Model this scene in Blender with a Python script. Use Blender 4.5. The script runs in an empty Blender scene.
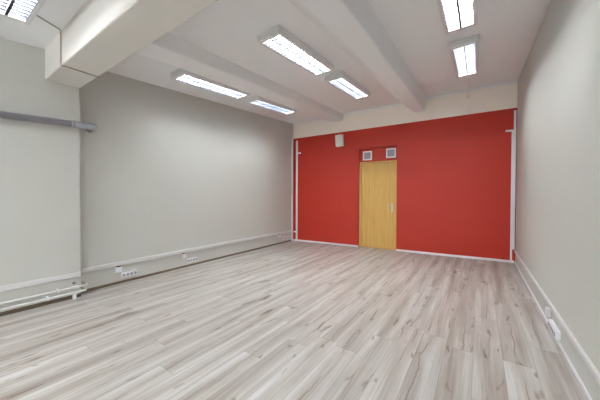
import bpy, bmesh, math, random
from mathutils import Matrix, Vector
random.seed(4)
col = bpy.context.scene.collection
PI = math.pi

# ------------------------------------------------------------------ room shape
def ceil_z(x, y): return 2.935 + 0.0235*x + 0.0815*max(y, 0.0)
def left_x(y): return -4.24 - 0.038*(y - 1.4)
NEAR_X = -4.10            # projecting part of the left wall
RIGHT_X = 0.581
REAR_Y = -7.0
BACK_O = Vector((-4.455, 6.16, 0)); BACK_A = math.atan(0.07)
LEFT_A = math.atan(0.038)
def back_u(x): return (x + 4.455)/math.cos(BACK_A)
def back_y(x): return 6.16 + 0.07*(x + 4.455)

# ------------------------------------------------------------------ materials
def mat(name, color, rough=0.5, metal=0.0, spec=0.5, emit=None, strength=0.0, bump=0.0, bscale=80, vary=0.0, vscale=3):
    m = bpy.data.materials.new(name); m.use_nodes = True
    nt = m.node_tree; b = nt.nodes['Principled BSDF']
    b.inputs['Base Color'].default_value = (*color, 1)
    b.inputs['Roughness'].default_value = rough
    b.inputs['Metallic'].default_value = metal
    b.inputs['Specular IOR Level'].default_value = spec
    if emit:
        b.inputs['Emission Color'].default_value = (*emit, 1)
        b.inputs['Emission Strength'].default_value = strength
    tc = nt.nodes.new('ShaderNodeTexCoord')
    if bump:
        n = nt.nodes.new('ShaderNodeTexNoise'); n.inputs['Scale'].default_value = bscale; n.inputs['Detail'].default_value = 4
        bp = nt.nodes.new('ShaderNodeBump'); bp.inputs['Strength'].default_value = bump; bp.inputs['Distance'].default_value = 0.002
        nt.links.new(tc.outputs['Object'], n.inputs['Vector'])
        nt.links.new(n.outputs['Fac'], bp.inputs['Height']); nt.links.new(bp.outputs['Normal'], b.inputs['Normal'])
    if vary:
        n = nt.nodes.new('ShaderNodeTexNoise'); n.inputs['Scale'].default_value = vscale; n.inputs['Detail'].default_value = 3
        mx = nt.nodes.new('ShaderNodeMix'); mx.data_type = 'RGBA'
        mx.inputs['A'].default_value = (*color, 1); mx.inputs['B'].default_value = (*[c*(1-vary) for c in color], 1)
        nt.links.new(tc.outputs['Object'], n.inputs['Vector'])
        nt.links.new(n.outputs['Fac'], mx.inputs['Factor']); nt.links.new(mx.outputs['Result'], b.inputs['Base Color'])
    return m
def srgb(r, g, b):
    f = lambda c: (c/255/12.92) if c/255 <= 0.04045 else ((c/255+0.055)/1.055)**2.4
    return (f(r), f(g), f(b))

WALL = mat('wall_paint', srgb(206, 206, 200), 0.75, spec=0.25, bump=0.15, vary=0.02)
CEIL = mat('ceiling_paint', srgb(249, 249, 250), 0.85, spec=0.2, bump=0.1, vary=0.02)
BEAM = mat('beam_paint', srgb(219, 215, 208), 0.8, spec=0.2, bump=0.1, vary=0.02)
CREAM = mat('cream_paint', srgb(252, 240, 228), 0.75, spec=0.25, bump=0.15, vary=0.02)
RED = mat('red_paint', srgb(181, 42, 24), 0.5, spec=0.4, bump=0.15, vary=0.05)
WHITE = mat('white_plastic', srgb(236, 235, 238), 0.4, spec=0.5, vary=0.02, vscale=8)
IVORY = mat('ivory_plastic', srgb(238, 230, 220), 0.45, vary=0.03, vscale=8)
WMETAL = mat('white_enamel', srgb(232, 232, 232), 0.35, spec=0.5, vary=0.02, vscale=6)
PIPEW = mat('pipe_enamel', srgb(226, 225, 222), 0.35, spec=0.5, vary=0.05, vscale=9)
GREYPIPE = mat('grey_pipe_plastic', srgb(168, 170, 178), 0.45, vary=0.06, vscale=9)
GREY = mat('grille_grey', srgb(185, 175, 185), 0.5, vary=0.1, vscale=20)
DARK = mat('dark_slot', srgb(70, 66, 66), 0.6, vary=0.1, vscale=20)
TRUNK = mat('trunking_plastic', srgb(222, 221, 220), 0.45, vary=0.02, vscale=6)
SOCK = mat('socket_grey', srgb(165, 165, 175), 0.5, vary=0.05, vscale=30)
GAP_BROWN = mat('brown_shadow_gap', srgb(122, 106, 88), 0.6, vary=0.25, vscale=12)  # brown stands in for the dark shadow gap at the left wall's foot
CABLE = mat('cable_sheath', srgb(172, 160, 150), 0.6, vary=0.05, vscale=9)
CHROME = mat('brushed_steel', srgb(205, 205, 205), 0.42, metal=0.9, vary=0.05, vscale=30)
REFL = mat('reflector_white', srgb(235, 236, 240), 0.4, vary=0.02)
LOUV = mat('louvre_aluminium', srgb(52, 56, 68), 0.4, metal=0.2, vary=0.02)
TUBE = mat('lamp_tube_glow', (1, 1, 1), 0.5, emit=(0.93, 0.98, 1.0), strength=36)
TUBE_DIM = mat('dimmed_lamp_tube_glow', (1, 1, 1), 0.5, emit=(0.95, 0.97, 1.0), strength=16)  # corner light only, dimmed to keep the beam face beside it from burning out
GLASS = bpy.data.materials.new('window_glass'); GLASS.use_nodes = True
_n = GLASS.node_tree; _n.nodes.clear()
_o = _n.nodes.new('ShaderNodeOutputMaterial'); _t = _n.nodes.new('ShaderNodeBsdfTransparent'); _g = _n.nodes.new('ShaderNodeBsdfGlossy')
_g.inputs['Roughness'].default_value = 0.02; _m = _n.nodes.new('ShaderNodeMixShader'); _m.inputs[0].default_value = 0.06
_n.links.new(_t.outputs[0], _m.inputs[1]); _n.links.new(_g.outputs[0], _m.inputs[2]); _n.links.new(_m.outputs[0], _o.inputs[0])

def wood_door():
    m = bpy.data.materials.new('oak_veneer'); m.use_nodes = True; nt = m.node_tree; N = nt.nodes; L = nt.links
    b = N['Principled BSDF']; b.inputs['Roughness'].default_value = 0.45; b.inputs['Specular IOR Level'].default_value = 0.4
    tc = N.new('ShaderNodeTexCoord'); mp = N.new('ShaderNodeMapping'); mp.inputs['Scale'].default_value = (26, 26, 1.1)
    n = N.new('ShaderNodeTexNoise'); n.inputs['Scale'].default_value = 1.6; n.inputs['Detail'].default_value = 6; n.inputs['Distortion'].default_value = 0.6
    r = N.new('ShaderNodeValToRGB'); e = r.color_ramp.elements
    e[0].position = 0.3; e[0].color = (*srgb(196, 150, 76), 1); e[1].position = 0.7; e[1].color = (*srgb(211, 172, 96), 1)
    L.new(tc.outputs['Object'], mp.inputs['Vector']); L.new(mp.outputs[0], n.inputs['Vector']); L.new(n.outputs['Fac'], r.inputs['Fac']); L.new(r.outputs['Color'], b.inputs['Base Color'])
    return m
OAK = wood_door()

def floor_mat():
    m = bpy.data.materials.new('pale_oak_laminate'); m.use_nodes = True; nt = m.node_tree; N = nt.nodes; L = nt.links
    b = N['Principled BSDF']
    def math_(op, a, c=None, d=None):
        n = N.new('ShaderNodeMath'); n.operation = op
        for i, v in enumerate((a, c, d)):
            if v is None: continue
            if isinstance(v, (int, float)): n.inputs[i].default_value = v
            else: L.new(v, n.inputs[i])
        return n.outputs[0]
    def ramp(fac, stops):
        r = N.new('ShaderNodeValToRGB'); e = r.color_ramp.elements
        while len(e) < len(stops): e.new(0.5)
        for k, (p, c) in enumerate(stops): e[k].position = p; e[k].color = (*c, 1)
        L.new(fac, r.inputs['Fac']); return r.outputs['Color']
    def mix(t, f, a, c):
        n = N.new('ShaderNodeMix'); n.data_type = 'RGBA'; n.blend_type = t
        if isinstance(f, (int, float)): n.inputs['Factor'].default_value = f
        else: L.new(f, n.inputs['Factor'])
        for k, v in (('A', a), ('B', c)):
            if isinstance(v, tuple): n.inputs[k].default_value = (*v, 1)
            else: L.new(v, n.inputs[k])
        return n.outputs['Result']
    tc = N.new('ShaderNodeTexCoord'); sp = N.new('ShaderNodeSeparateXYZ'); L.new(tc.outputs['Object'], sp.inputs[0])
    PW, PL = 0.192, 1.38
    xs = math_('DIVIDE', math_('ADD', sp.outputs['X'], 0.03), PW); row = math_('FLOOR', xs); fx = math_('FRACT', xs)
    wn = N.new('ShaderNodeTexWhiteNoise'); wn.noise_dimensions = '1D'; L.new(row, wn.inputs['W'])
    ys = math_('ADD', math_('DIVIDE', sp.outputs['Y'], PL), wn.outputs['Value']); cl = math_('FLOOR', ys); fy = math_('FRACT', ys)
    cell = math_('ADD', math_('MULTIPLY', row, 7.31), math_('MULTIPLY', cl, 3.17))
    w2 = N.new('ShaderNodeTexWhiteNoise'); w2.noise_dimensions = '1D'; L.new(cell, w2.inputs['W'])
    rnd = w2.outputs['Value']
    # grain coordinates, shifted per plank
    def coords(sx, sy, k):
        c = N.new('ShaderNodeCombineXYZ')
        L.new(math_('MULTIPLY', sp.outputs['X'], sx), c.inputs[0]); L.new(math_('MULTIPLY', sp.outputs['Y'], sy), c.inputs[1]); L.new(math_('MULTIPLY', rnd, k), c.inputs[2]); return c.outputs[0]
    def noise(v, detail, dist=0.0, rough=0.5):
        n = N.new('ShaderNodeTexNoise'); n.inputs['Scale'].default_value = 1; n.inputs['Detail'].default_value = detail; n.inputs['Distortion'].default_value = dist; n.inputs['Roughness'].default_value = rough
        L.new(v, n.inputs['Vector']); return n.outputs['Fac']
    broad = noise(coords(10, 0.6, 61), 3, 0.4, 0.55)
    fine = noise(coords(80, 1.6, 91), 5, 0.4, 0.6)
    sway = math_('MULTIPLY_ADD', noise(coords(0.0, 7.0, 13), 3, 0.0, 0.6), 0.22, math_('SUBTRACT', noise(coords(0.0, 0.7, 47), 2, 0.0, 0.5), 0.11))
    patch = noise(coords(2.0, 1.4, 29), 3, 0.2)
    knots = noise(coords(14, 3.4, 71), 2, 0.6)
    c = ramp(broad, [(0.28, srgb(176, 166, 157)), (0.44, srgb(198, 193, 187)), (0.58, srgb(214, 212, 208)), (0.74, srgb(226, 226, 223))])
    c = mix('MULTIPLY', 0.7, c, ramp(fine, [(0.3, srgb(218, 210, 203)), (0.62, (1, 1, 1))]))
    # darker heart band wandering along every plank, with a thin dark vein in it
    off = math_('ABSOLUTE', math_('ADD', math_('SUBTRACT', fx, 0.5), math_('MULTIPLY', math_('SUBTRACT', sway, 0.5), 1.15)))
    c = mix('MULTIPLY', 0.6, c, ramp(off, [(0.0, srgb(218, 208, 199)), (0.12, srgb(228, 221, 215)), (0.36, (1, 1, 1))]))
    on = math_('MULTIPLY', math_('MINIMUM', math_('MAXIMUM', math_('MULTIPLY', math_('SUBTRACT', patch, 0.47), 9), 0), 1), 0.85)
    line = math_('MAXIMUM', math_('SUBTRACT', 1, math_('MULTIPLY', off, 26)), 0)
    c = mix('MIX', math_('MULTIPLY', line, on), c, srgb(132, 110, 94))
    c = mix('MULTIPLY', 0.85, c, ramp(knots, [(0.64, (1, 1, 1)), (0.70, srgb(205, 190, 177)), (0.78, srgb(145, 124, 108))]))
    c = mix('MULTIPLY', 1.0, c, ramp(rnd, [(0.0, (0.79, 0.79, 0.79)), (1.0, (0.86, 0.86, 0.86))]))
    # seams
    ex = math_('MINIMUM', fx, math_('SUBTRACT', 1, fx)); ey = math_('MINIMUM', fy, math_('SUBTRACT', 1, fy))
    sx = math_('LESS_THAN', ex, 0.009); sy = math_('LESS_THAN', ey, 0.0014)
    seam = math_('MAXIMUM', sx, sy)
    c = mix('MIX', math_('MULTIPLY', seam, 0.6), c, srgb(128, 118, 110))
    L.new(c, b.inputs['Base Color'])
    L.new(math_('MULTIPLY_ADD', fine, 0.12, 0.34), b.inputs['Roughness']); b.inputs['Specular IOR Level'].default_value = 0.45
    bp = N.new('ShaderNodeBump'); bp.inputs['Strength'].default_value = 0.12; bp.inputs['Distance'].default_value = 0.002
    L.new(math_('SUBTRACT', fine, seam), bp.inputs['Height']); L.new(bp.outputs[0], b.inputs['Normal'])
    return m
FLOOR = floor_mat()

# ------------------------------------------------------------------ mesh helpers
def hexa(bm, p, mi=0):
    """p: eight corners, bottom four counter-clockwise then top four."""
    v = [bm.verts.new(q) for q in p]
    for f in ((3,2,1,0),(4,5,6,7),(0,1,5,4),(1,2,6,5),(2,3,7,6),(3,0,4,7)):
        bm.faces.new([v[i] for i in f]).material_index = mi
def box(bm, x0, x1, y0, y1, z0, z1, mi=0):
    hexa(bm, [(x0,y0,z0),(x1,y0,z0),(x1,y1,z0),(x0,y1,z0),(x0,y0,z1),(x1,y0,z1),(x1,y1,z1),(x0,y1,z1)], mi)
def tube(bm, pts, r, seg=14, cap=True):
    pts = [Vector(p) for p in pts]; rings = []
    prev = None
    for i, p in enumerate(pts):
        d = ((pts[min(i+1, len(pts)-1)] - p).normalized() + (p - pts[max(i-1, 0)]).normalized()).normalized()
        if prev is None:
            up = Vector((0,0,1)) if abs(d.z) < .9 else Vector((1,0,0)); a = d.cross(up).normalized()
        else: a = (prev - d*prev.dot(d)).normalized()
        prev = a; c = d.cross(a)
        rr = r[i] if isinstance(r, (list, tuple)) else r
        rings.append([bm.verts.new(p + a*math.cos(t)*rr + c*math.sin(t)*rr) for t in [2*PI*k/seg for k in range(seg)]])
    for A, B in zip(rings, rings[1:]):
        for k in range(seg):
            f = bm.faces.new([A[k], A[(k+1) % seg], B[(k+1) % seg], B[k]]); f.smooth = True
    if cap: bm.faces.new(rings[0][::-1]); bm.faces.new(rings[-1])
def bend(a, b, c, r, n=8):
    """polyline a-b-c with a rounded corner of radius r at b"""
    a, b, c = Vector(a), Vector(b), Vector(c); u = (a-b).normalized(); w = (c-b).normalized()
    p, q = b+u*r, b+w*r; out = []
    for i in range(n+1):
        t = i/n; out.append(p*(1-t)**2 + b*2*t*(1-t) + q*t*t)
    return out
def build(name, bm, mats, parent=None, bevel=0.0, seg=2):
    bmesh.ops.recalc_face_normals(bm, faces=bm.faces)
    me = bpy.data.meshes.new(name); bm.to_mesh(me); bm.free()
    for m in (mats if isinstance(mats, list) else [mats]): me.materials.append(m)
    o = bpy.data.objects.new(name, me); col.objects.link(o); o.parent = parent
    if bevel:
        md = o.modifiers.new('bevel', 'BEVEL'); md.width = bevel; md.segments = seg; md.limit_method = 'ANGLE'
    return o
def tag(o, label, cat=None, group=None, kind=None):
    o['label'] = label
    if cat: o['category'] = cat
    if group: o['group'] = group
    if kind: o['kind'] = kind
    return o
def empty(name, loc, rotz=0, rot=None):
    o = bpy.data.objects.new(name, None); col.objects.link(o); o.empty_display_size = 0.1
    o.location = loc; o.rotation_euler = rot if rot else (0, 0, rotz); return o
def copy_tree(o, parent=None):
    c = o.copy(); col.objects.link(c); c.parent = parent
    for ch in list(o.children): copy_tree(ch, c)
    return c
def struct(name, bm, m, label, cat, bevel=0.0):
    o = build(name, bm, m, None, bevel); return tag(o, label, cat, kind='structure')

# ------------------------------------------------------------------ setting
bm = bmesh.new(); box(bm, -4.75, 0.75, REAR_Y-.1, 6.75, -0.15, 0)
struct('floor', bm, FLOOR, 'pale grey oak laminate floor with long planks', 'floor')

def slab(x0, x1, y0, y1, dz0, dz1):
    c = [(x0,y0),(x1,y0),(x1,y1),(x0,y1)]
    return [(x,y,ceil_z(x,y)+dz0) for x,y in c] + [(x,y,ceil_z(x,y)+dz1) for x,y in c]
bm = bmesh.new(); cy_ = [REAR_Y-.1, 0.0, 6.75]; secs = []
for y in cy_: secs.append([bm.verts.new((x, y, ceil_z(x, y)+dz)) for x, dz in ((-4.75,0),(.75,0),(.75,.15),(-4.75,.15))])
for A, B_ in zip(secs, secs[1:]):
    for k in range(4): bm.faces.new([A[k], A[(k+1) % 4], B_[(k+1) % 4], B_[k]])
bm.faces.new(secs[0][::-1]); bm.faces.new(secs[-1])
struct('ceiling', bm, CEIL, 'white painted ceiling of the empty room', 'ceiling')

TOP = 3.62
bm = bmesh.new()      # left wall: recessed far part, projecting near part
y0, y1 = 1.185, 6.45
hexa(bm, [(-4.75,y0,0),(left_x(y0),y0,0),(left_x(y1),y1,0),(-4.75,y1,0),(-4.75,y0,TOP),(left_x(y0),y0,TOP),(left_x(y1),y1,TOP),(-4.75,y1,TOP)])
box(bm, -4.75, NEAR_X, REAR_Y, y0, 0, TOP)
bmesh.ops.remove_doubles(bm, verts=bm.verts, dist=1e-5)
struct('wall_left', bm, WALL, 'off-white left wall with a projecting near section', 'wall')
bm = bmesh.new(); box(bm, RIGHT_X, .75, REAR_Y, 6.75, 0, TOP)
struct('wall_right', bm, WALL, 'plain off-white wall on the right', 'wall')

# back wall, in its own frame: u along the wall, v into the wall
NU0, NU1, NZ = back_u(-2.498), back_u(-1.597), 2.462     # door recess
REC = 0.10
def redz(u): return 2.909 + 0.0126*u
bm = bmesh.new()
U0, U1 = -0.2, 5.2
def wpiece(u0, u1, z0, z1, mi, v0=0, v1=.16):
    hexa(bm, [(u0,v0,z0),(u1,v0,z0),(u1,v1,z0),(u0,v1,z0),(u0,v0,z1(u0)),(u1,v0,z1(u1)),(u1,v1,z1(u1)),(u0,v1,z1(u0))], mi)
wpiece(U0, NU0, 0, redz, 0); wpiece(NU1, U1, 0, redz, 0); wpiece(NU0, NU1, NZ, redz, 0)
wpiece(NU0, NU1, 0, lambda u: NZ, 0, REC, .16)
c = [(U0,0),(U1,0),(U1,.16),(U0,.16)]
hexa(bm, [(u,v,redz(u)) for u,v in c] + [(u,v,TOP+.05) for u,v in c], 1)
o = struct('wall_back', bm, [RED, CREAM], 'red end wall with a cream band under the ceiling', 'wall')
o.location = BACK_O; o.rotation_euler = (0,0,BACK_A)

# rear wall (behind the viewer) with three windows
WX = [(-3.95,-2.62), (-2.47,-1.14), (-0.99,0.4)]; WZ = (0.75, 2.55)
bm = bmesh.new()
xs = [-4.75] + [v for w in WX for v in w] + [.75]
for a, b_ in zip(xs[0::2], xs[1::2]): box(bm, a, b_, REAR_Y-.2, REAR_Y, 0, TOP)
for a, b_ in WX:
    box(bm, a, b_, REAR_Y-.2, REAR_Y, 0, WZ[0]); box(bm, a, b_, REAR_Y-.2, REAR_Y, WZ[1], TOP)
struct('wall_rear', bm, WALL, 'off-white window wall facing the red wall', 'wall')
for i, (a, b_) in enumerate(WX):
    w = empty('window_%d' % (i+1), ((a+b_)/2, REAR_Y-.1, WZ[0]))
    tag(w, 'white framed casement window, %s from the left seen from inside' % ['third','second','first'][i], 'window', kind='structure')
    hw = (b_-a)/2 - .002; hh = WZ[1]-WZ[0]-.004
    bm = bmesh.new(); t = .06
    box(bm, -hw, -hw+t, -.03, .03, .002, hh); box(bm, hw-t, hw, -.03, .03, .002, hh); box(bm, -.03, .03, -.03, .03, t, hh-t)
    box(bm, -hw+t, hw-t, -.03, .03, .002, t); box(bm, -hw+t, hw-t, -.03, .03, hh-t, hh)
    build('window_frame', bm, WHITE, w, .004)
    bm = bmesh.new(); box(bm, -hw+t, -.03, -.004, .004, t, hh-t); box(bm, .03, hw-t, -.004, .004, t, hh-t)
    build('pane', bm, GLASS, w)

# cross beam near the viewer, flush with the end of the projecting wall
bm = bmesh.new(); x0, x1 = NEAR_X, RIGHT_X
c = [(x0,.87),(x1,.87),(x1,1.185),(x0,1.185)]
hexa(bm, [(x,y,2.575) for x,y in c] + [(x,y,ceil_z(x,y)+.02) for x,y in c])
struct('trim_1', bm, BEAM, 'large square cross beam under the ceiling nearest the viewer', 'beam', .012)

# two long beams with a bevelled left side
def long_beam(name, xb, xf, label, dz=.285, w0=(.31,.27), w1=(.31,.19), top=0.03):
    bm = bmesh.new(); ya = 1.185; R = []
    for y in (ya, 6.6):
        x = xf + (xb-xf)*(y-ya)/(6.3-ya)
        w = w0 if y < 2 else w1
        prof = [(x-.02, top), (x, 0), (x+w[0], -dz), (x+w[0]+w[1], -dz), (x+w[0]+w[1]+.03, 0), (x+w[0]+w[1]+.03, top)]
        R.append([bm.verts.new((px, y if y < 2 else back_y(px)+.05, ceil_z(px, y)+pz)) for px, pz in prof])
    n = len(R[0])
    for k in range(n): bm.faces.new([R[0][k], R[0][(k+1) % n], R[1][(k+1) % n], R[1][k]])
    bm.faces.new(R[0][::-1]); bm.faces.new(R[1])
    return struct(name, bm, CEIL, label, 'beam', .06)
long_beam('trim_2', -1.517, -1.47, 'white bevelled ceiling beam running to the red wall right of centre')
long_beam('trim_3', -3.49, -3.35, 'white bevelled ceiling beam running along the left row of lamps', .17, (.25,.32), (.25,.32))

# cornice on the back wall
bm = bmesh.new()
for u0, u1 in ((.05, back_u(-3.49)), (back_u(-2.89), back_u(-1.52)), (back_u(-.98), 5.04)):
    p = []
    for u in (u0, u1):
        x = -4.455 + u*math.cos(BACK_A); y = back_y(x)
        p.append([(u, 0, ceil_z(x,y)-.03-0), (u, -.03, ceil_z(x,y)-.03), (u, -.03, ceil_z(x,y)+.01), (u, 0, ceil_z(x,y)+.01)])
    A, B = p; hexa(bm, [A[0],B[0],B[1],A[1],A[3],B[3],B[2],A[2]])
o = struct('trim_4', bm, CEIL, 'thin white cornice between red wall and ceiling', 'cornice'); o.location = BACK_O; o.rotation_euler = (0,0,BACK_A)

# skirtings, and the left wall's shadow gap painted as a brown strip
bm = bmesh.new()
for a, b_ in ((.06, NU0), (NU1, 5.03)): box(bm, a, b_, -.014, 0, 0, .045)
o = struct('baseboard_back', bm, WHITE, 'thin white skirting along the red wall', 'skirting', .003); o.location = BACK_O; o.rotation_euler = (0,0,BACK_A)
bm = bmesh.new(); box(bm, RIGHT_X-.012, RIGHT_X, REAR_Y, 6.49, 0, .03)
struct('baseboard_right', bm, WHITE, 'thin white skirting along the right wall', 'skirting', .003)
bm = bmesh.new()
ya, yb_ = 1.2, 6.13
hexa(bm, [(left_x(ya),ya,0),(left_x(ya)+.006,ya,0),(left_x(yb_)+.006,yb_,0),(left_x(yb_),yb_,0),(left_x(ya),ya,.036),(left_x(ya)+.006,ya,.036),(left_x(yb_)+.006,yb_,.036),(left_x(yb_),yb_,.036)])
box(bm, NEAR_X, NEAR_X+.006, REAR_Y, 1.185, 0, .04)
struct('shadow_gap_left', bm, GAP_BROWN, 'narrow brown strip painted as the shadow gap under the left wall', 'skirting')

# ------------------------------------------------------------------ door
d = empty('door_1', BACK_O + Matrix.Rotation(BACK_A, 3, 'Z') @ Vector(((NU0+NU1)/2, REC, 0)), BACK_A)
tag(d, 'plain oak veneer door set in the red wall', 'door', kind='structure')
W = (NU1-NU0)/2 - .004; H = 2.125
bm = bmesh.new(); fw = .05
box(bm, -W, -W+fw, -.062, -.002, 0, H); box(bm, W-fw, W, -.062, -.002, 0, H); box(bm, -W+fw, W-fw, -.062, -.002, H-fw, H)
build('door_frame', bm, OAK, d, .004)
bm = bmesh.new(); box(bm, -W+fw+.003, W-fw-.003, -.033, -.003, .008, H-fw-.003)
leaf = build('door_leaf', bm, OAK, d, .002)
hx = W-fw-.055
bm = bmesh.new(); box(bm, hx-.016, hx+.016, -.043, -.036, .90, 1.12); hp = build('handle_plate', bm, CHROME, leaf, .003)
bm = bmesh.new(); tube(bm, [(hx,-.043,1.065)] + bend((hx,-.043,1.065), (hx,-.085,1.065), (hx-.09,-.085,1.06), .018) + [(hx-.095,-.085,1.058)], .007, 12); hh = build('door_handle', bm, CHROME, leaf)
bm = bmesh.new(); tube(bm, [(hx,-.043,.95),(hx,-.052,.95)], .011, 16); build('lock_cylinder', bm, CHROME, leaf)

def on_back(name, x, z, v=0):
    return empty(name, BACK_O + Matrix.Rotation(BACK_A, 3, 'Z') @ Vector((back_u(x), v, z)), BACK_A)
# ventilation grilles above the door
for x, z, side in ((-2.312, 2.172, 'left'), (-1.748, 2.195, 'right')):
    g = on_back('ventilation_grille', x, z, REC)
    tag(g, 'small square white ventilation grille above the door, the %s one' % side, 'air vent', 'ventilation grilles above the door')
    s, f = .112, .03
    bm = bmesh.new()
    box(bm, -s, -s+f, -.018, 0, 0, 2*s); box(bm, s-f, s, -.018, 0, 0, 2*s); box(bm, -s+f, s-f, -.018, 0, 0, f); box(bm, -s+f, s-f, -.018, 0, 2*s-f, 2*s)
    build('grille_frame', bm, WHITE, g, .002)
    bm = bmesh.new(); box(bm, -s+f, s-f, -.004, 0, f, 2*s-f); build('backing', bm, DARK, g)
    bm = bmesh.new(); n = 8; st = (2*s-2*f)/n
    for k in range(n): box(bm, -s+f, s-f, -.013, -.005, f+k*st+.003, f+(k+1)*st-.005)
    build('slats', bm, GREY, g)
# loudspeaker
sp = on_back('wall_speaker', -2.975, 2.545)
tag(sp, 'small off-white wall loudspeaker high on the red wall', 'loudspeaker')
bm = bmesh.new(); box(bm, -.1, .1, -.125, -.025, 0, .30); cab = build('cabinet', bm, IVORY, sp, .01)
bm = bmesh.new(); box(bm, -.088, .088, -.131, -.1255, .015, .285); build('speaker_grille', bm, IVORY, sp, .004)
bm = bmesh.new(); box(bm, -.03, .03, -.024, 0, .08, .22); build('bracket', bm, DARK, sp, .003)
for ch in sp.children: ch.rotation_euler = (0, math.radians(-3.5), 0)

# vertical cable ducts on the red wall
def duct(x0, x1, z0, z1, label, stub=None, cat='cable duct'):
    xm = (x0+x1)/2; r = on_back('cable_duct', xm, z0); tag(r, label, cat, 'cable ducts on the red wall')
    h = (x1-x0)/2; bm = bmesh.new(); box(bm, -h, h, -.022, 0, 0, z1-z0); build('duct_cover', bm, WHITE, r, .003)
    if stub:
        a, b_, z = stub; bm = bmesh.new(); box(bm, a-xm, b_-xm, -.02, 0, z-z0-.018, z-z0+.018); build('branch', bm, WHITE, r, .003)
    return r
duct(-4.315, -4.262, .046, 2.84, 'tall white cable duct on the red wall near its left end', (-4.261, -4.165, 2.487))
duct(.500, .530, .046, 2.56, 'tall white cable duct with a short stub at top, right end of red wall', (.405, .499, 2.545))
duct(.532, .566, .26, 2.92, 'white cable duct squeezed into the corner of red and right walls')
r = on_back('cable_duct', -4.35, .262); tag(r, 'short horizontal white cable duct low on the red wall in the left corner', 'cable duct', 'cable ducts on the red wall')
bm = bmesh.new(); box(bm, -.034, .034, -.02, 0, -.02, .02); build('duct_cover', bm, WHITE, r, .003)

def on_left(name, y, z, off=0): return empty(name, (left_x(y)+off, y, z), LEFT_A)
r = on_left('cable_duct', 6.10, .002); tag(r, 'tall white corner duct on left wall beside the red wall', 'cable duct')
bm = bmesh.new(); box(bm, 0, .032, -.025, .025, 0, 2.90); build('duct_cover', bm, WHITE, r, .003)

# ------------------------------------------------------------------ horizontal cable trunking
def trunk(root, y0, y1, sgn, joints, hh=.055):
    bm = bmesh.new(); box(bm, 0 if sgn > 0 else -.024, .024 if sgn > 0 else 0, y0, y1, 0, hh); build('trunking_body', bm, TRUNK, root, .004)
    for y in joints:
        bm = bmesh.new(); box(bm, .0005 if sgn > 0 else -.0265, .0265 if sgn > 0 else -.0005, y-.02, y+.02, -.0025, hh+.0025); build('joint_cover', bm, TRUNK, root, .003)
r = on_left('cable_trunking', 3.7, .26); tag(r, 'long white cable trunking low along the recessed left wall', 'cable trunking', 'low cable trunking')
trunk(r, -2.5, 2.36, 1, (-1.0, 1.0))
r = empty('cable_trunking', (NEAR_X, -.2, .257)); tag(r, 'white cable trunking low on the projecting left wall, above the heating pipes', 'cable trunking', 'low cable trunking')
trunk(r, -6.7, 1.383, 1, (1.36,))
r = empty('cable_trunking', (RIGHT_X, 2.4, .218)); tag(r, 'long white cable trunking low along the right wall', 'cable trunking', 'low cable trunking')
trunk(r, -9.3, 4.05, -1, (-.6, 1.5), .034)

# sockets
def socket_strip(root, n, w=.052, h=.072, sgn=1):
    L_ = n*w; bm = bmesh.new(); box(bm, 0, .035, -L_/2, L_/2, 0, h); build('housing', bm, WHITE, root, .005)
    for k in range(n):
        y = -L_/2 + (k+.5)*w
        bm = bmesh.new(); tube(bm, [(.0355,y,h/2),(.038,y,h/2)], .019, 18); s = build('socket', bm, SOCK, root)
        bm = bmesh.new()
        for dy in (-.009, .009): tube(bm, [(.0385,y+dy,h/2),(.0392,y+dy,h/2)], .003, 8)
        build('pin_holes', bm, DARK, s)
def box_outlet(root, gland=True):
    bm = bmesh.new(); box(bm, 0, .032, -.04, .04, 0, .075); build('housing', bm, WHITE, root, .005)
    bm = bmesh.new()
    if gland:
        box(bm, .004, .028, -.028, .028, .076, .086); build('cable_gland', bm, DARK, root)
    else: bm.free()
    bm = bmesh.new(); box(bm, .0325, .035, -.022, .022, .015, .055); build('socket_plate', bm, WHITE, root, .002)
for y, z, yy, zb, n, lab in ((1.795, .078, 1.655, .17, 4, 'nearest the viewer'), (2.845, .072, 2.68, .17, 4, 'in the middle of the wall'), (5.78, .085, 5.50, .17, 5, 'close to the red wall')):
    r = on_left('power_socket_strip', y, z); tag(r, 'white multi-socket strip low on the left wall, the one %s' % lab, 'power socket', 'socket strips on the walls'); socket_strip(r, n)
    r = on_left('outlet_box', yy, zb); tag(r, 'small white outlet box under the left trunking, the one %s' % lab, 'outlet box', 'outlet boxes under the trunking'); box_outlet(r)
r = empty('power_socket_strip', (RIGHT_X, 3.22, .045), PI); tag(r, 'white multi-socket strip just above the floor on the right wall', 'power socket', 'socket strips on the walls'); socket_strip(r, 5, .058)
r = empty('outlet_box', (RIGHT_X, 3.48, .105), PI); tag(r, 'small white outlet box under the trunking on the right wall', 'outlet box', 'outlet boxes under the trunking'); box_outlet(r, False)

# ------------------------------------------------------------------ heating pipes by the projecting wall
def heat_pipe(z, y1, xo, label, ys):
    x = NEAR_X + xo; r = empty('heating_pipe', (x, .2, z)); tag(r, label, 'pipe', 'heating pipes at the foot of the left wall')
    bm = bmesh.new(); e = (x-left_x(y1))
    tube(bm, [(0,REAR_Y-.19,0),(0,-.5,0)] + bend((0,-.5,0), (0,y1-.2,0), (-e+.002,y1-.2,0), .035) + [(-e+.004,y1-.2,0)], .0135, 12)
    build('tube', bm, PIPEW, r)
    for y in ys:
        bm = bmesh.new(); box(bm, -xo+.001, .018, y-.2-.012, y-.2+.012, -.019, .019); build('clip', bm, WHITE, r, .004)
    return r
p1 = heat_pipe(.140, 1.245, .045, 'upper thin white heating pipe at the foot of the projecting wall', (.96,))
p2 = heat_pipe(.080, 1.225, .055, 'lower thin white heating pipe just above the floor', (.87,))
bm = bmesh.new(); tube(bm, [(0,.88,0),(0,.90,0),(0,.93,0),(0,.95,0)], [.018,.022,.022,.018], 12); build('union_nut', bm, PIPEW, p1)
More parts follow.
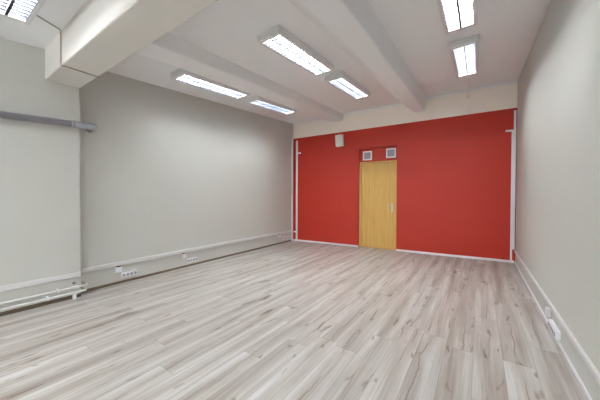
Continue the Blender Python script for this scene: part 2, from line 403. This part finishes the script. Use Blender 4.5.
bm = bmesh.new(); tube(bm, [(0,.91,.022),(0,.91,.05)], .009, 10); v = build('valve_stem', bm, CHROME, p1)
bm = bmesh.new(); box(bm, -.012, .012, .895, .925, .05, .062); build('valve_cap', bm, DARK, p1, .003)
bm = bmesh.new(); box(bm, -.03, .016, .895, .925, -.079, -.0145); build('foot', bm, WHITE, p2, .003)

# thick grey pipe high on the projecting wall
x = NEAR_X + .055; r = empty('drain_pipe', (x, 0, 2.05)); tag(r, 'thick grey pipe high on the projecting left wall, bending into the wall', 'pipe')
s = .062; zz = lambda y: s*y - .005
bm = bmesh.new(); tube(bm, [(0, REAR_Y+.01, zz(REAR_Y)), (0, 1.13, zz(1.13))], .036, 20); build('tube', bm, GREYPIPE, r)
bm = bmesh.new(); yb2 = 1.32
tube(bm, [(0,1.10,zz(1.10)),(0,1.16,zz(1.16))] + bend((0,1.16,zz(1.16)), (0,yb2,zz(yb2)), (-.15,yb2,zz(yb2)-.005), .06) + [(left_x(yb2)-x+.006,yb2,zz(yb2)-.008)], .041, 20); build('elbow', bm, GREYPIPE, r)
bm = bmesh.new(); tube(bm, [(0,1.085,zz(1.085)),(0,1.12,zz(1.12))], .0425, 20); build('collar', bm, GREYPIPE, r)
bm = bmesh.new(); box(bm, -.054, 0, .3, .33, zz(.3)-.03, zz(.3)+.03); build('bracket', bm, GREYPIPE, r)

# ------------------------------------------------------------------ ceiling lights
SLX, SLY = math.atan(.0815), -math.atan(.0235)
LW, LL, LH = .31, 1.28, .085
def make_light():
    r = empty('ceiling_light', (0,0,0)); w, l = LW/2, LL/2; t = .033; e = .05
    bm = bmesh.new()   # shallow tray open below, held 5 mm off the ceiling; local z = 0 is the ceiling
    box(bm, -w, w, -l, l, -.013, -.006)
    box(bm, -w, -w+t, -l, l, -LH, -.013); box(bm, w-t, w, -l, l, -LH, -.013)
    box(bm, -w+t, w-t, -l, -l+e, -LH, -.013); box(bm, -w+t, w-t, l-e, l, -LH, -.013)
    build('housing', bm, WMETAL, r)
    bm = bmesh.new(); box(bm, -w+.03, w-.03, -l+.03, l-.03, -.0055, -.0005); build('back_plate', bm, WMETAL, r)
    q = w-t; cx = q/2+.005; rad = q/2-.007
    bm = bmesh.new()
    for sx in (-1, 1): # curved reflector trough per lamp
        pr = []
        for k in range(9):
            a = PI*k/8; pr.append((sx*cx+rad*math.cos(a), -.054+.039*math.sin(a)))
        A = [bm.verts.new((px, -l+e+.001, pz)) for px, pz in pr]; B = [bm.verts.new((px, l-e-.001, pz)) for px, pz in pr]
        for k in range(8): bm.faces.new([A[k],A[k+1],B[k+1],B[k]]).smooth = True
    build('reflector', bm, REFL, r)
    for sx in (-1, 1):
        bm = bmesh.new(); tube(bm, [(sx*cx,-l+e+.01,-.037),(sx*cx,l-e-.01,-.037)], .015, 12); build('lamp_tube', bm, TUBE, r)
    bm = bmesh.new(); box(bm, -.010, .010, -l+e+.001, l-e-.001, -LH-.001, -.058); build('centre_bar', bm, LOUV, r)
    bm = bmesh.new(); n = 20
    for px in (-q+.002, q-.002): box(bm, px-.002, px+.002, -l+e+.001, l-e-.001, -LH, -.061)
    for k in range(1, n):
        y = -l+e + (LL-2*e)*k/n
        for sx in (-1, 1): box(bm, sx*cx-rad, sx*cx+rad-.002, y-.0012, y+.0012, -LH+.001, -.062)
    build('louvre', bm, LOUV, r)
    return r
light0 = make_light()
GRP = 'twin-tube ceiling lights'
lights = [(-3.54, 2.75, 0, 'long twin-tube ceiling light in the left row, nearer one'),
          (-3.59, 4.28, 0, 'long twin-tube ceiling light in the left row, the one nearest the red wall'),
          (-1.925, 2.83, 0, 'long twin-tube ceiling light in the middle row, nearer one'),
          (-1.925, 4.39, 0, 'long twin-tube ceiling light in the middle row, the one nearest the red wall'),
          (-.190, 2.83, 0, 'long twin-tube ceiling light in the right row, cut by the top of the photo'),
          (-.185, 4.54, 0, 'long twin-tube ceiling light in the right row, the one nearest the red wall'),
          (-2.81, .47, PI/2, 'twin-tube ceiling light in the upper left corner, before the cross beam')]
for x, side in ((-3.3, 'left'), (-1.75, 'middle'), (-.2, 'right')):  # unseen lamps added behind the viewer to brighten the near walls
    for y, where in ((-1.1, 'first'), (-2.6, 'second'), (-4.1, 'third'), (-5.6, 'fourth')):
        lights.append((x, y, 0, 'unseen twin-tube fill light added to the %s row, %s one behind the cross beam towards the windows' % (side, where)))
for i, (x, y, a, lab) in enumerate(lights):
    o = light0 if i == 0 else copy_tree(light0)
    m = Matrix.Rotation(SLY, 4, 'Y') @ Matrix.Rotation(SLX, 4, 'X') @ Matrix.Rotation(a, 4, 'Z')
    o.location = (x, y, ceil_z(x, y)); o.rotation_euler = m.to_euler()
    tag(o, lab, 'ceiling light', GRP)
    if a:
        for ch in o.children:
            if ch.name.startswith('lamp_tube'):
                ch.data = ch.data.copy(); ch.data.materials[0] = TUBE_DIM

# ------------------------------------------------------------------ cables
def cz(x, y, d=.012): return (x, y, ceil_z(x, y)-d)
pts = [cz(-3.40,.655), cz(-3.50,.86)]
def cable(name, label, pts, r, m, cat='cable', bend_r=.01):
    bm = bmesh.new(); P = [Vector(pts[0])]
    for a, b_, c in zip(pts, pts[1:], pts[2:]): P += bend(a, b_, c, bend_r, 3)
    P.append(Vector(pts[-1])); tube(bm, P, r, 8); o = build(name, bm, m)
    return tag(o, label, cat)
cable('cable', 'thin cable from the corner light, down and under the big cross beam',
      [cz(-3.36,.64,.006), cz(-3.50,.861,.006), (-3.50,.861,2.566), (-3.50,1.195,2.566)], .006, CABLE)
cable('cable_conduit', 'thin white conduit from the right row of lights down to the red wall', [cz(-.185,5.20,.012), cz(-.2,back_y(-.2)-.045,.045), (-.2,back_y(-.2)-.01,3.36), (-.2,back_y(-.2)-.01,2.975)], .005, CREAM)
cable('cable_conduit', 'thin white conduit from the middle row of lights down to the red wall', [cz(-1.93,5.05,.012), cz(-1.95,back_y(-1.95)-.045,.045), (-1.95,back_y(-1.95)-.01,3.36), (-1.95,back_y(-1.95)-.01,2.95)], .005, CREAM)
r = on_back('junction_box', -.23, 3.30); tag(r, 'small round white junction box on the cream band above the red wall', 'junction box')
bm = bmesh.new(); tube(bm, [(0.02,-.021,.03),(0.02,-.05,.03)], .045, 20); build('box_body', bm, IVORY, r, .004)
bm = bmesh.new(); tube(bm, [(0.02,-.051,.03),(0.02,-.056,.03)], .04, 20); build('box_lid', bm, IVORY, r)
bm = bmesh.new(); box(bm, .032, .06, -.02, 0, .01, .05); build('mounting_base', bm, IVORY, r)

# ------------------------------------------------------------------ world, camera, view
w = bpy.data.worlds.new('world'); bpy.context.scene.world = w; w.use_nodes = True
nt = w.node_tree; bg = nt.nodes['Background']          # lower half made brighter than the sky, added to throw light onto the ceiling
tc = nt.nodes.new('ShaderNodeTexCoord'); sp_ = nt.nodes.new('ShaderNodeSeparateXYZ'); nt.links.new(tc.outputs['Generated'], sp_.inputs[0])
mr = nt.nodes.new('ShaderNodeMapRange'); mr.inputs['From Min'].default_value = -.12; mr.inputs['From Max'].default_value = .06
mr.inputs['To Min'].default_value = 8.5; mr.inputs['To Max'].default_value = 6.5
nt.links.new(sp_.outputs['Z'], mr.inputs['Value']); nt.links.new(mr.outputs['Result'], bg.inputs['Strength'])
bg.inputs['Color'].default_value = (0.90, 0.95, 1.0, 1)

cam = bpy.data.cameras.new('camera'); co = bpy.data.objects.new('camera', cam); col.objects.link(co)
cam.sensor_width = 36; cam.lens = 36*264.504/600; cam.clip_start = .05
yaw, pitch, roll = .59590115, .01143503, .00438829
cy, sy = math.cos(yaw), math.sin(yaw); cp, sn = math.cos(pitch), math.sin(pitch); cr, sr = math.cos(roll), math.sin(roll)
B = Matrix(((1,0,0),(0,0,-1),(0,1,0)))
Ry = Matrix(((cy,0,sy),(0,1,0),(-sy,0,cy))); Rx = Matrix(((1,0,0),(0,cp,-sn),(0,sn,cp))); Rz = Matrix(((cr,-sr,0),(sr,cr,0),(0,0,1)))
Rm = Rz @ Rx @ Ry @ B
M = Matrix(((Rm[0][0], -Rm[1][0], -Rm[2][0], 0), (Rm[0][1], -Rm[1][1], -Rm[2][1], 0), (Rm[0][2], -Rm[1][2], -Rm[2][2], 1.25), (0,0,0,1)))
co.matrix_world = M
sc = bpy.context.scene; sc.camera = co
sc.view_settings.view_transform = 'Standard'; sc.view_settings.look = 'None'; sc.view_settings.gamma = 1; sc.view_settings.exposure = 0.95
sc.view_settings.use_curve_mapping = False
